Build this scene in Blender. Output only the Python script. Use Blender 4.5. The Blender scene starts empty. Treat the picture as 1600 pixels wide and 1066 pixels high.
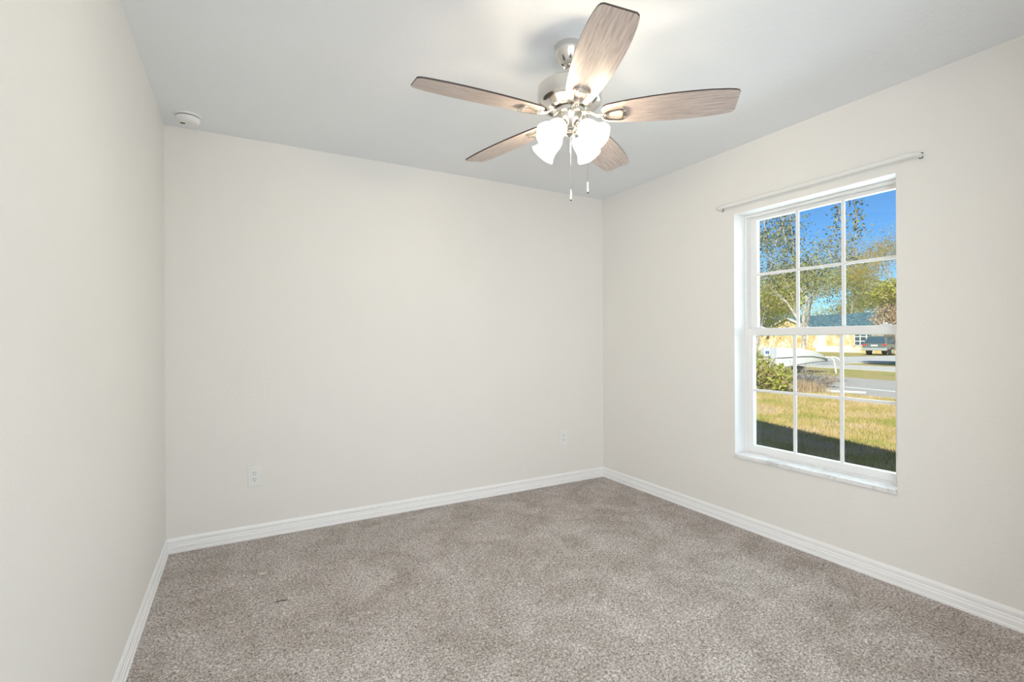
import bpy, bmesh, math, random
import numpy as np
from mathutils import Matrix, Vector, Euler

SC = bpy.context.scene
COL = SC.collection
PI = math.pi

# ------------------------------------------------------------------ camera
F_PX, YAW, CYP, ROLL = 762.668, 0.5074, 531.3108, -0.0049
CX, CY, CZ = 0.3756, -3.3806, 1.2059
fw = Vector((math.sin(YAW), math.cos(YAW), 0))
r0 = Vector((math.cos(YAW), -math.sin(YAW), 0))
u0 = Vector((0, 0, 1))
rt = r0 * math.cos(ROLL) + u0 * math.sin(ROLL)
up = u0 * math.cos(ROLL) - r0 * math.sin(ROLL)
cam_d = bpy.data.cameras.new('camera')
cam_d.sensor_width = 36.0
cam_d.lens = F_PX * 36.0 / 1600.0
cam_d.shift_y = -(533.0 - CYP) / 1600.0
cam_d.clip_start = 0.02
cam_d.clip_end = 500
cam = bpy.data.objects.new('camera', cam_d)
COL.objects.link(cam)
M = Matrix((rt, up, -fw)).transposed().to_4x4()
M.translation = Vector((CX, CY, CZ))
cam.matrix_world = M
SC.camera = cam

# ------------------------------------------------------------------ view, sky, sun, added fill lamps
SC.view_settings.view_transform = 'Standard'
SC.view_settings.look = 'None'
SC.view_settings.exposure = 0.0
SC.view_settings.gamma = 1.0
SC.view_settings.use_curve_mapping = False
SC.cycles.max_bounces = 12
SC.cycles.diffuse_bounces = 7
SC.cycles.sample_clamp_indirect = 6.0

SUN_EL = math.radians(32.6)
SUN_H = Vector((0.87, 0.50, 0)).normalized()       # way the sunlight travels
w = bpy.data.worlds.new('sky')
SC.world = w
w.use_nodes = True
nt = w.node_tree
bg = nt.nodes['Background']
sk = nt.nodes.new('ShaderNodeTexSky')
sk.sky_type = 'NISHITA'
sk.sun_disc = False
sk.sun_elevation = SUN_EL
sk.sun_rotation = math.atan2(-SUN_H.x, -SUN_H.y)
sk.air_density = 1.0
sk.dust_density = 0.0
sk.ozone_density = 5.0
sk.altitude = 4000
hsv = nt.nodes.new('ShaderNodeHueSaturation')
hsv.inputs['Saturation'].default_value = 1.1
tint = nt.nodes.new('ShaderNodeMix')
tint.data_type, tint.blend_type = 'RGBA', 'MULTIPLY'
tint.inputs[0].default_value = 1.0
tint.inputs[7].default_value = (0.93, 0.97, 0.93, 1)
nt.links.new(sk.outputs[0], hsv.inputs['Color'])
nt.links.new(hsv.outputs[0], tint.inputs[6])
nt.links.new(tint.outputs[2], bg.inputs[0])
bg.inputs[1].default_value = 0.172

sl = bpy.data.lights.new('sun', 'SUN')
sl.energy = 7.6
sl.angle = math.radians(0.55)
sl.color = (1.0, 0.94, 0.84)
so = bpy.data.objects.new('sun', sl)
COL.objects.link(so)
sd = Vector((SUN_H.x * math.cos(SUN_EL), SUN_H.y * math.cos(SUN_EL), -math.sin(SUN_EL)))
so.rotation_euler = sd.to_track_quat('-Z', 'Y').to_euler()
so.location = (-10, 10, 12)


def area(name, loc, aim, sx, sy, power, color):
    l = bpy.data.lights.new(name, 'AREA')
    l.shape = 'RECTANGLE'
    l.size, l.size_y, l.energy, l.color = sx, sy, power, color
    o = bpy.data.objects.new(name, l)
    COL.objects.link(o)
    o.location = loc
    o.rotation_euler = Vector(aim).to_track_quat('-Z', 'Z').to_euler()
    return o


# added area lamps: fill from the unseen hall, and extra fill through the window
area('hall_fill', (0.55, -5.55, 1.2), (0, 1, 0.1), 1.7, 2.1, 36, (0.88, 0.945, 1.0))
area('hall_side_fill', (-0.55, -4.65, 1.15), (1, 0.62, 0.12), 1.5, 2.0, 104, (0.88, 0.945, 1.0))
area('window_fill', (4.3, -1.765, 1.7), (-1, 0, -0.15), 2.2, 2.0, 62, (0.88, 0.95, 1.0))
area('lawn_bounce_fill', (4.7, -1.765, -0.1), (-1, 0, 0.85), 3.0, 1.7, 42, (0.88, 0.94, 1.0))

# ------------------------------------------------------------------ material helpers


def mat(name, color=(0.8, 0.8, 0.8), rough=0.5, metal=0.0, spec=0.5):
    m = bpy.data.materials.new(name)
    m.use_nodes = True
    b = m.node_tree.nodes['Principled BSDF']
    b.inputs['Base Color'].default_value = (*color, 1)
    b.inputs['Roughness'].default_value = rough
    b.inputs['Metallic'].default_value = metal
    b.inputs['Specular IOR Level'].default_value = spec
    return m


def N(m, t, **kw):
    n = m.node_tree.nodes.new(t)
    for k, v in kw.items():
        if k in n.inputs:
            n.inputs[k].default_value = v
        else:
            setattr(n, k, v)
    return n


def LK(m, a, b):
    m.node_tree.links.new(a, b)


def ramp(m, fac, stops):
    r = N(m, 'ShaderNodeValToRGB')
    e = r.color_ramp.elements
    while len(e) < len(stops):
        e.new(0.5)
    for i, (p, c) in enumerate(stops):
        e[i].position = p
        e[i].color = (*c, 1)
    LK(m, fac, r.inputs[0])
    return r.outputs[0]


def noise(m, scale, detail=2.0, rough=0.5, vec=None, mscale=None, dist=0.0):
    n = N(m, 'ShaderNodeTexNoise')
    n.inputs['Scale'].default_value = scale
    n.inputs['Detail'].default_value = detail
    n.inputs['Roughness'].default_value = rough
    n.inputs['Distortion'].default_value = dist
    if vec is not None:
        if mscale:
            mp = N(m, 'ShaderNodeMapping')
            mp.inputs['Scale'].default_value = mscale
            LK(m, vec, mp.inputs[0])
            vec = mp.outputs[0]
        LK(m, vec, n.inputs['Vector'])
    return n.outputs['Fac']


def coord(m, kind='Object'):
    return N(m, 'ShaderNodeTexCoord').outputs[kind]


def mixc(m, fac, a, b, mode='MIX'):
    n = N(m, 'ShaderNodeMix', data_type='RGBA', blend_type=mode)
    for sock, v in ((n.inputs[0], fac), (n.inputs[6], a), (n.inputs[7], b)):
        if isinstance(v, (int, float)):
            sock.default_value = v
        elif isinstance(v, tuple):
            sock.default_value = (*v, 1)
        else:
            LK(m, v, sock)
    return n.outputs[2]


def bump(m, height, strength, dist=0.01):
    b = N(m, 'ShaderNodeBump')
    b.inputs['Strength'].default_value = strength
    b.inputs['Distance'].default_value = dist
    LK(m, height, b.inputs['Height'])
    LK(m, b.outputs[0], m.node_tree.nodes['Principled BSDF'].inputs['Normal'])


def base(m, out):
    LK(m, out, m.node_tree.nodes['Principled BSDF'].inputs['Base Color'])


def emis(name, color, strength):
    m = mat(name, color, 0.4)
    b = m.node_tree.nodes['Principled BSDF']
    b.inputs['Emission Color'].default_value = (*color, 1)
    b.inputs['Emission Strength'].default_value = strength
    return m


MT = {}
m = MT['wall'] = mat('wall_paint', (0.808, 0.792, 0.760), 0.55, 0, 0.3)
h = noise(m, 85, 3, 0.55, coord(m))
bump(m, h, 0.30, 0.004)
m = MT['ceiling'] = mat('ceiling_paint', (0.85, 0.873, 0.905), 0.7, 0, 0.2)
h = noise(m, 60, 4, 0.6, coord(m))
bump(m, h, 0.35, 0.006)
MT['trim'] = mat('white_trim_paint', (0.89, 0.89, 0.895), 0.35, 0, 0.5)
MT['vinyl'] = mat('white_vinyl', (0.84, 0.84, 0.835), 0.35, 0, 0.5)
m = MT['marble'] = mat('white_marble', (0.82, 0.82, 0.83), 0.25)
c = noise(m, 9, 6, 0.65, coord(m), None, 1.2)
base(m, ramp(m, c, [(0.30, (0.55, 0.55, 0.57)), (0.5, (0.82, 0.82, 0.83)), (1, (0.86, 0.86, 0.87))]))
m = MT['plastic'] = mat('white_plastic', (0.82, 0.82, 0.815), 0.4)
MT['dark'] = mat('dark_slot', (0.03, 0.03, 0.03), 0.6)
m = MT['rodwhite'] = mat('white_enamel', (0.82, 0.82, 0.80), 0.35)
MT['steel'] = mat('brown_steel', (0.12, 0.11, 0.09), 0.45, 0.6)

m = MT['nickel'] = mat('brushed_nickel', (0.74, 0.71, 0.67), 0.20, 1.0)
h = noise(m, 30, 2, 0.5, coord(m), (1, 1, 40))
LK(m, ramp(m, h, [(0.3, (0.13,) * 3), (0.7, (0.24,) * 3)]), m.node_tree.nodes['Principled BSDF'].inputs['Roughness'])
MT['nickelb'] = mat('bright_nickel', (0.78, 0.74, 0.67), 0.08, 1.0)
MT['gap'] = mat('shadow_gap', (0.05, 0.045, 0.04), 0.6)
m = MT['oak'] = mat('weathered_oak', (0.4, 0.33, 0.3), 0.40, 0, 1.0)
g = noise(m, 7, 6, 0.62, coord(m), (1.6, 26, 26), 0.6)
g2 = noise(m, 3, 3, 0.5, coord(m), (2.5, 70, 70))
c1 = ramp(m, g, [(0.28, (0.29, 0.23, 0.21)), (0.5, (0.51, 0.43, 0.395)), (0.75, (0.65, 0.57, 0.53))])
c2 = ramp(m, g2, [(0.35, (0.66, 0.63, 0.62)), (0.6, (1, 1, 1))])
base(m, mixc(m, 0.55, c1, c2, 'MULTIPLY'))
MT['edge'] = mat('dark_walnut_edge', (0.05, 0.035, 0.03), 0.5)
m = MT['shade'] = bpy.data.materials.new('lit_frosted_glass')
m.use_nodes = True
tn = m.node_tree
for n in list(tn.nodes):
    tn.nodes.remove(n)
o_ = tn.nodes.new('ShaderNodeOutputMaterial')
tr, tl, em = (tn.nodes.new(k) for k in ('ShaderNodeBsdfTransparent', 'ShaderNodeBsdfTranslucent', 'ShaderNodeEmission'))
tr.inputs[0].default_value = (1.0, 0.97, 0.92, 1)
tl.inputs[0].default_value = (0.16, 0.15, 0.135, 1)
em.inputs[0].default_value = (1.0, 0.93, 0.82, 1)
em.inputs[1].default_value = 1.3
mx = tn.nodes.new('ShaderNodeMixShader')
mx.inputs[0].default_value = 0.5
ad = tn.nodes.new('ShaderNodeAddShader')
tn.links.new(tr.outputs[0], mx.inputs[1])
tn.links.new(tl.outputs[0], mx.inputs[2])
tn.links.new(mx.outputs[0], ad.inputs[0])
tn.links.new(em.outputs[0], ad.inputs[1])
tn.links.new(ad.outputs[0], o_.inputs[0])
MT['bulb'] = emis('lit_bulb', (1.0, 0.88, 0.705), 395.0)

m = MT['carpet'] = mat('carpet_pile', (0.36, 0.32, 0.295), 0.95, 0, 0.05)
oc = coord(m)
t1 = noise(m, 105, 2, 0.65, oc)
t2 = noise(m, 260, 1, 0.5, oc)
tt = mixc(m, 0.4, t1, t2)
fine = ramp(m, tt, [(0.35, (0.17, 0.15, 0.135)), (0.5, (0.455, 0.415, 0.39)), (0.63, (0.76, 0.715, 0.685))])
nap = ramp(m, noise(m, 4.2, 5, 0.62, oc, None, 0.7), [(0.35, (0.82, 0.80, 0.775)), (0.65, (1.10, 1.10, 1.11))])
base(m, mixc(m, 1.0, fine, nap, 'MULTIPLY'))
bump(m, t1, 0.6, 0.006)

m = MT['glass'] = bpy.data.materials.new('window_glass')
m.use_nodes = True
tn = m.node_tree
for n in list(tn.nodes):
    tn.nodes.remove(n)
o_ = tn.nodes.new('ShaderNodeOutputMaterial')
mx = tn.nodes.new('ShaderNodeMixShader')
tr = tn.nodes.new('ShaderNodeBsdfTransparent')
gl = tn.nodes.new('ShaderNodeBsdfGlossy')
tr.inputs[0].default_value = (0.935, 0.985, 0.97, 1)
gl.inputs['Roughness'].default_value = 0.02
mx.inputs[0].default_value = 0.035
tn.links.new(tr.outputs[0], mx.inputs[1])
tn.links.new(gl.outputs[0], mx.inputs[2])
tn.links.new(mx.outputs[0], o_.inputs[0])


def leaf_mat(name, cols, trans=0.45):
    m = bpy.data.materials.new(name)
    m.use_nodes = True
    t = m.node_tree
    for n in list(t.nodes):
        t.nodes.remove(n)
    out = t.nodes.new('ShaderNodeOutputMaterial')
    geo = t.nodes.new('ShaderNodeNewGeometry')
    stops = [((i + 0.5) / len(cols), c) for i, c in enumerate(cols)]
    c = ramp(m, geo.outputs['Random Per Island'], stops)
    d = t.nodes.new('ShaderNodeBsdfDiffuse')
    tl = t.nodes.new('ShaderNodeBsdfTranslucent')
    mx = t.nodes.new('ShaderNodeMixShader')
    mx.inputs[0].default_value = trans
    t.links.new(c, d.inputs[0])
    t.links.new(c, tl.inputs[0])
    t.links.new(d.outputs[0], mx.inputs[1])
    t.links.new(tl.outputs[0], mx.inputs[2])
    t.links.new(mx.outputs[0], out.inputs[0])
    return m


MT['leaf_dark'] = leaf_mat('grey_green_leaves', [(0.07, 0.10, 0.06), (0.16, 0.20, 0.09), (0.32, 0.33, 0.14), (0.48, 0.36, 0.18), (0.13, 0.17, 0.10), (0.50, 0.47, 0.14)])
MT['leaf_yellow'] = leaf_mat('yellow_green_leaves', [(0.34, 0.37, 0.09), (0.52, 0.50, 0.14), (0.62, 0.56, 0.22), (0.64, 0.48, 0.22), (0.26, 0.27, 0.10)])
MT['leaf_lime'] = leaf_mat('lime_leaves', [(0.40, 0.44, 0.07), (0.58, 0.58, 0.12), (0.66, 0.60, 0.20), (0.28, 0.29, 0.07), (0.66, 0.48, 0.30)])
MT['leaf_gold'] = leaf_mat('golden_leaves', [(0.52, 0.42, 0.10), (0.60, 0.44, 0.12), (0.40, 0.36, 0.10), (0.56, 0.34, 0.10)])
MT['leaf_tan'] = leaf_mat('dry_tan_moss', [(0.50, 0.38, 0.25), (0.60, 0.48, 0.34), (0.36, 0.27, 0.18), (0.55, 0.36, 0.22)], 0.3)
MT['grass'] = leaf_mat('lawn_blades', [(0.36, 0.38, 0.09), (0.54, 0.45, 0.15), (0.68, 0.49, 0.22), (0.72, 0.53, 0.30), (0.72, 0.56, 0.40)], 0.35)
m = MT['grass']
tn = m.node_tree
rp = [n for n in tn.nodes if n.type == 'VALTORGB'][0]
ge = [n for n in tn.nodes if n.type == 'NEW_GEOMETRY'][0]
mm = N(m, 'ShaderNodeMath', operation='MULTIPLY_ADD')
mm.inputs[1].default_value = 0.55
LK(m, ge.outputs['Random Per Island'], mm.inputs[0])
m2 = N(m, 'ShaderNodeMath', operation='MULTIPLY_ADD')
m2.inputs[1].default_value = 2.3
m2.inputs[2].default_value = -0.92
LK(m, noise(m, 1.1, 4, 0.65, coord(m)), m2.inputs[0])
LK(m, m2.outputs[0], mm.inputs[2])
LK(m, mm.outputs[0], rp.inputs[0])
m = MT['bark'] = mat('pale_bark', (0.5, 0.43, 0.37), 0.9)
base(m, ramp(m, noise(m, 6, 4, 0.6, coord(m)), [(0.35, (0.30, 0.25, 0.21)), (0.65, (0.58, 0.50, 0.44))]))
MT['twig'] = mat('grey_twigs', (0.36, 0.30, 0.26), 0.9)
m = MT['lawn'] = mat('lawn_ground', (0.4, 0.36, 0.13), 0.95, 0, 0.1)
a_ = ramp(m, noise(m, 0.9, 5, 0.6, coord(m)), [(0.36, (0.62, 0.45, 0.22)), (0.5, (0.58, 0.47, 0.18)), (0.66, (0.42, 0.42, 0.12))])
b_ = ramp(m, noise(m, 26, 4, 0.7, coord(m)), [(0.3, (0.5, 0.5, 0.5)), (0.65, (1.15, 1.15, 1.15))])
base(m, mixc(m, 1.0, a_, b_, 'MULTIPLY'))
bump(m, noise(m, 40, 3, 0.7, coord(m)), 0.8, 0.03)
m = MT['asphalt'] = mat('grey_asphalt', (0.42, 0.40, 0.40), 0.9)
base(m, ramp(m, noise(m, 5, 6, 0.7, coord(m)), [(0.3, (0.44, 0.395, 0.36)), (0.7, (0.54, 0.49, 0.45))]))
m = MT['concrete'] = mat('pale_concrete', (0.6, 0.58, 0.56), 0.9)
base(m, ramp(m, noise(m, 3, 5, 0.7, coord(m)), [(0.3, (0.56, 0.52, 0.49)), (0.7, (0.68, 0.64, 0.61))]))
MT['whiteline'] = mat('white_paint_line', (0.75, 0.74, 0.72), 0.8)
m = MT['ochre'] = mat('ochre_stucco', (0.6, 0.42, 0.17), 0.9)
base(m, ramp(m, noise(m, 1.3, 5, 0.7, coord(m)), [(0.38, (0.54, 0.35, 0.12)), (0.5, (0.62, 0.46, 0.24)), (0.62, (0.74, 0.68, 0.56))]))
m = MT['shingle'] = mat('teal_grey_shingles', (0.10, 0.17, 0.20), 0.85)
base(m, ramp(m, noise(m, 2.4, 6, 0.75, coord(m), (1, 1, 5)), [(0.38, (0.03, 0.085, 0.12)), (0.53, (0.07, 0.15, 0.18)), (0.64, (0.38, 0.42, 0.40))]))
MT['siding'] = mat('white_siding', (0.75, 0.73, 0.71), 0.7)
MT['darkglass'] = mat('dark_window_glass', (0.06, 0.085, 0.10), 0.15)
MT['shutter'] = mat('tan_shutters', (0.42, 0.34, 0.24), 0.7)
MT['gelcoat'] = mat('white_gelcoat', (0.62, 0.61, 0.61), 0.3)
MT['strip'] = mat('grey_rub_rail', (0.22, 0.21, 0.20), 0.6)
MT['navy'] = mat('navy_cowling', (0.10, 0.14, 0.30), 0.4)
m = MT['carpaint'] = mat('grey_green_car_paint', (0.23, 0.25, 0.23), 0.3, 0.55)
MT['tire'] = mat('black_rubber', (0.03, 0.03, 0.03), 0.8)
MT['rim'] = mat('silver_wheel', (0.6, 0.6, 0.6), 0.3, 0.8)
MT['redlens'] = mat('red_tail_lens', (0.70, 0.04, 0.03), 0.25)
MT['cararglass'] = mat('blue_tinted_glass', (0.05, 0.09, 0.12), 0.12)
MT['plate'] = mat('pale_plate', (0.75, 0.75, 0.65), 0.5)
MT['bumper'] = mat('silver_bumper', (0.42, 0.43, 0.42), 0.4, 0.3)
MT['roofing'] = mat('house_roof_shingles', (0.22, 0.20, 0.18), 0.9)
MT['furrow_shade'] = mat('dark_furrow_shade', (0.05, 0.045, 0.04), 0.9)
MT['paper'] = mat('white_paper', (0.8, 0.79, 0.76), 0.7)

# ------------------------------------------------------------------ mesh helpers


class MB:
    def __init__(s):
        s.v, s.f, s.mi = [], [], []

    def add(s, vs, fs, mi=0):
        k = len(s.v)
        s.v += [tuple(p) for p in vs]
        s.f += [tuple(i + k for i in q) for q in fs]
        s.mi += [mi] * len(fs)
        return s

    def box(s, a, b, mi=0):
        x0, y0, z0 = a
        x1, y1, z1 = b
        vs = [(x0, y0, z0), (x1, y0, z0), (x1, y1, z0), (x0, y1, z0), (x0, y0, z1), (x1, y0, z1), (x1, y1, z1), (x0, y1, z1)]
        return s.add(vs, [(3, 2, 1, 0), (4, 5, 6, 7), (0, 1, 5, 4), (1, 2, 6, 5), (2, 3, 7, 6), (3, 0, 4, 7)], mi)

    def obox(s, o, ax, ay, az, mi=0):
        """box spanned from corner o by three vectors"""
        o, ax, ay, az = map(Vector, (o, ax, ay, az))
        vs = [o, o + ax, o + ax + ay, o + ay, o + az, o + ax + az, o + ax + ay + az, o + ay + az]
        return s.add(vs, [(3, 2, 1, 0), (4, 5, 6, 7), (0, 1, 5, 4), (1, 2, 6, 5), (2, 3, 7, 6), (3, 0, 4, 7)], mi)

    def lathe(s, prof, n=40, ox=0.0, oy=0.0, mi=0, cap=True):
        vs, fs = [], []
        for r, z in prof:
            for i in range(n):
                a = 2 * PI * i / n
                vs.append((ox + r * math.cos(a), oy + r * math.sin(a), z))
        for j in range(len(prof) - 1):
            for i in range(n):
                fs.append((j * n + i, j * n + (i + 1) % n, (j + 1) * n + (i + 1) % n, (j + 1) * n + i))
        if cap:
            if prof[0][0] > 1e-5:
                fs.append(tuple(range(n))[::-1])
            if prof[-1][0] > 1e-5:
                fs.append(tuple((len(prof) - 1) * n + i for i in range(n)))
        return s.add(vs, fs, mi)

    def tube(s, path, rad, n=10, mi=0, sec=None):
        path = [Vector(p) for p in path]
        if not hasattr(rad, '__len__'):
            rad = [rad] * len(path)
        vs, fs = [], []
        prev = None
        for i, p in enumerate(path):
            d = (path[min(i + 1, len(path) - 1)] - path[max(i - 1, 0)]).normalized()
            if prev is None:
                ref = Vector((0, 0, 1)) if abs(d.z) < 0.9 else Vector((1, 0, 0))
                a = d.cross(ref).normalized()
            else:
                a = (prev - d * prev.dot(d)).normalized()
            prev = a
            b = d.cross(a)
            for k in range(n):
                t = 2 * PI * k / n
                sx, sy = sec if sec else (1, 1)
                vs.append(p + (a * math.cos(t) * sx + b * math.sin(t) * sy) * rad[i])
        for i in range(len(path) - 1):
            for k in range(n):
                fs.append((i * n + k, i * n + (k + 1) % n, (i + 1) * n + (k + 1) % n, (i + 1) * n + k))
        fs.append(tuple(range(n))[::-1])
        fs.append(tuple((len(path) - 1) * n + k for k in range(n)))
        return s.add(vs, fs, mi)

    def prism(s, poly, off, mi=0):
        """poly: list of 3d points, extruded by vector off"""
        n = len(poly)
        off = Vector(off)
        vs = [Vector(p) for p in poly] + [Vector(p) + off for p in poly]
        fs = [tuple(range(n))[::-1], tuple(range(n, 2 * n))]
        fs += [(i, (i + 1) % n, n + (i + 1) % n, n + i) for i in range(n)]
        return s.add(vs, fs, mi)

    def ring_prism(s, outer, inner, off, mi=0):
        n = len(outer)
        off = Vector(off)
        vs = [Vector(p) for p in outer] + [Vector(p) for p in inner]
        vs += [p + off for p in vs[:2 * n]]
        fs = []
        for i in range(n):
            j = (i + 1) % n
            fs.append((i, j, n + j, n + i))
            fs.append((2 * n + i, 3 * n + i, 3 * n + j, 2 * n + j))
            fs.append((i, 2 * n + i, 2 * n + j, j))
            fs.append((n + i, n + j, 3 * n + j, 3 * n + i))
        return s.add(vs, fs, mi)

    def build(s, name, m, parent=None, smooth=0, bevel=0, seg=2, kind=None):
        me = bpy.data.meshes.new(name)
        me.from_pydata(s.v, [], s.f)
        ms = m if isinstance(m, (list, tuple)) else [m]
        for q in ms:
            me.materials.append(MT[q] if isinstance(q, str) else q)
        if len(ms) > 1:
            me.polygons.foreach_set('material_index', s.mi)
        bm = bmesh.new()
        bm.from_mesh(me)
        bmesh.ops.recalc_face_normals(bm, faces=bm.faces)
        bm.to_mesh(me)
        bm.free()
        if smooth:
            me.polygons.foreach_set('use_smooth', [True] * len(me.polygons))
            me.set_sharp_from_angle(angle=math.radians(smooth))
        o = bpy.data.objects.new(name, me)
        COL.objects.link(o)
        if parent:
            o.parent = parent
        if bevel:
            b = o.modifiers.new('bevel', 'BEVEL')
            b.width, b.segments, b.limit_method, b.angle_limit = bevel, seg, 'ANGLE', math.radians(40)
        if kind:
            o['kind'] = kind
        return o


def thing(name, label, cat, loc=(0, 0, 0), rz=0.0, group=None):
    o = bpy.data.objects.new(name, None)
    o.empty_display_size = 0.1
    COL.objects.link(o)
    o.location = loc
    o.rotation_euler = (0, 0, rz)
    return tag(o, label, cat, group)


def tag(o, label, cat, group=None, kind=None):
    o['label'] = label
    o['category'] = cat
    if group:
        o['group'] = group
    if kind:
        o['kind'] = kind
    return o


def dup(root, loc, rz=0.0, label=None):
    r = root.copy()
    COL.objects.link(r)
    r.location = loc
    r.rotation_euler = (0, 0, rz)
    if label:
        r['label'] = label
    for ch in list(root.children):
        dup_part(ch, r)
    return r


def dup_part(ch, parent):
    c = ch.copy()
    COL.objects.link(c)
    c.parent = parent
    for g in list(ch.children):
        d = g.copy()
        COL.objects.link(d)
        d.parent = c
    return c


def struct(mb, name, m, **kw):
    return mb.build(name, m, kind='structure', **kw)


# ------------------------------------------------------------------ the room
W, H, YR, TH = 3.1726, 2.44, -3.42, 0.20        # width, height, rear wall, wall thickness
OY0, OY1, OZ0, OZ1 = -2.211, -1.317, 0.465, 2.012  # window opening
rng = np.random.default_rng(7)

# carpeted floor: a fine grid with a lumpy pile
nx, ny = 460, 496
xs = np.linspace(0, W, nx)
ys = np.linspace(YR, 0, ny)
gx, gy = np.meshgrid(xs, ys)
hz = rng.random((ny, nx))
hz = (hz + 0.5 * np.roll(hz, 1, 0) + 0.5 * np.roll(hz, 1, 1)) / 2
gz = (hz - 0.5) * 0.009


def crease(x0, y0, x1, y1, depth, wd):
    d = np.array([x1 - x0, y1 - y0])
    L = np.hypot(*d)
    d = d / L
    t = (gx - x0) * d[0] + (gy - y0) * d[1]
    s = (gy - y0) * d[0] - (gx - x0) * d[1] + 0.004 * np.sin(t * 60)
    k = np.clip(np.minimum(t, L - t) / 0.04, 0, 1)
    return -depth * k * np.exp(-(s / wd) ** 2)


gz = gz + crease(0.08, -0.972, 0.49, -0.944, 0.012, 0.009) + crease(0.015, -0.757, 0.06, -0.743, 0.010, 0.008)
gz = gz + crease(2.77, -0.81, 3.06, -0.803, 0.010, 0.009) + crease(2.70, -1.166, 3.00, -1.17, 0.012, 0.009) + crease(2.24, -0.853, 2.38, -0.88, 0.010, 0.009)
gz = gz + crease(2.55, -2.34, 2.545, -2.385, 0.012, 0.008) + crease(2.78, -2.497, 2.82, -2.566, 0.012, 0.009)
edge = np.minimum.reduce([gx, W - gx, -gy, gy - YR])
gz = gz * np.clip((edge - 0.012) / 0.05, 0, 1) - 0.001
verts = np.stack([gx, gy, gz], -1).reshape(-1, 3)
idx = np.arange(nx * ny).reshape(ny, nx)
q = np.stack([idx[:-1, :-1], idx[:-1, 1:], idx[1:, 1:], idx[1:, :-1]], -1).reshape(-1, 4)


def np_mesh(name, v, q, m, parent=None, smooth=False, kind=None):
    me = bpy.data.meshes.new(name)
    k = q.shape[1]
    me.vertices.add(len(v))
    me.vertices.foreach_set('co', np.ascontiguousarray(v, np.float32).ravel())
    me.loops.add(q.size)
    me.loops.foreach_set('vertex_index', np.ascontiguousarray(q, np.int32).ravel())
    me.polygons.add(len(q))
    me.polygons.foreach_set('loop_start', np.arange(0, q.size, k, dtype=np.int32))
    me.update(calc_edges=True)
    me.validate()
    if smooth:
        me.polygons.foreach_set('use_smooth', [True] * len(me.polygons))
    me.materials.append(MT[m])
    o = bpy.data.objects.new(name, me)
    COL.objects.link(o)
    if parent:
        o.parent = parent
    if kind:
        o['kind'] = kind
    return o


np_mesh('floor', verts, q, 'carpet', smooth=True, kind='structure')

struct(MB().box((-TH, YR - 0.12, H), (W + TH, TH, H + 0.10)), 'ceiling', 'ceiling')
struct(MB().box((-TH, 0, -0.1), (W, TH, H)), 'wall_back', 'wall')
struct(MB().box((-TH, YR - 0.12, -0.1), (0, 0, H)), 'wall_left', 'wall')
# right wall with the window opening; the opening's returns are painted white
mb = MB()
ya, yb = YR - 0.12, TH


def yz(x, pts):
    return [(x, y, z) for y, z in pts]


outer = [(ya, -0.3), (yb, -0.3), (yb, H + 0.1), (ya, H + 0.1)]
inner = [(OY0, OZ0 - 0.0225), (OY1, OZ0 - 0.0225), (OY1, OZ1), (OY0, OZ1)]
for x in (W, W + TH):
    vs = yz(x, outer + inner)
    mb.add(vs, [(0, 1, 5, 4), (1, 2, 6, 5), (2, 3, 7, 6), (3, 0, 4, 7)])
vs = yz(W, inner) + yz(W + TH, inner)
mb.add(vs, [(i, (i + 1) % 4, 4 + (i + 1) % 4, 4 + i) for i in range(4)], 1)
vs = yz(W, outer) + yz(W + TH, outer)
mb.add(vs, [(i, (i + 1) % 4, 4 + (i + 1) % 4, 4 + i) for i in range(4)])
struct(mb, 'wall_right', ['wall', 'trim'])
# rear wall, its doorway widened to let fill in, and an added unseen hall
DX0, DX1, DZ = 0.04, 1.75, 2.36
mb = MB()
mb.box((-TH, YR - 0.12, -0.1), (DX0, YR, H)).box((DX1, YR - 0.12, -0.1), (W, YR, H)).box((DX0, YR - 0.12, DZ), (DX1, YR, H))
struct(mb, 'wall_rear', 'wall')
mb = MB()
for a, b in ((-0.02, DX0), (DX1, DX1 + 0.06)):
    mb.box((a, YR - 0.125, 0), (b, YR - 0.12 - 0.012, DZ + 0.06))
mb.box((DX0, YR - 0.125, DZ), (DX1, YR - 0.12 - 0.012, DZ + 0.06))
struct(mb, 'trim_1', 'trim')
hy0, hy1, hx0, hx1 = -5.8, YR - 0.12, -0.7, 2.6
struct(MB().box((hx0, hy0, -0.1), (hx1, hy1, -0.004)), 'floor_added_hall', 'carpet')
mb = MB()
mb.box((hx0 - 0.1, hy0 - 0.1, -0.1), (hx0, hy1, H)).box((hx1, hy0 - 0.1, -0.1), (hx1 + 0.1, hy1, H))
mb.box((hx0, hy0 - 0.1, -0.1), (hx1, hy0, H))
struct(mb, 'wall_added_hall', 'wall')
struct(MB().box((hx0 - 0.1, hy0 - 0.1, H), (hx1 + 0.1, hy1, H + 0.1)), 'ceiling_added_hall', 'ceiling')

# moulded baseboards (profile: depth from wall, height)
BP = [(0, -0.01), (0.015, -0.01), (0.015, 0.010), (0.0115, 0.0135), (0.0125, 0.034), (0.0090, 0.038), (0.0090, 0.047), (0.0045, 0.052), (0.0045, 0.055), (0.0085, 0.058), (0.0085, 0.070), (0.005, 0.079), (0.003, 0.083), (0, 0.083)]
struct(MB().prism([(0, -d, z) for d, z in BP], (W, 0, 0)), 'baseboard_back', 'trim')
struct(MB().prism([(d, YR, z) for d, z in BP], (0, -YR, 0)), 'baseboard_left', 'trim')
struct(MB().prism([(W - d, YR, z) for d, z in BP], (0, -YR, 0)), 'baseboard_right', 'trim')

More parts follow.
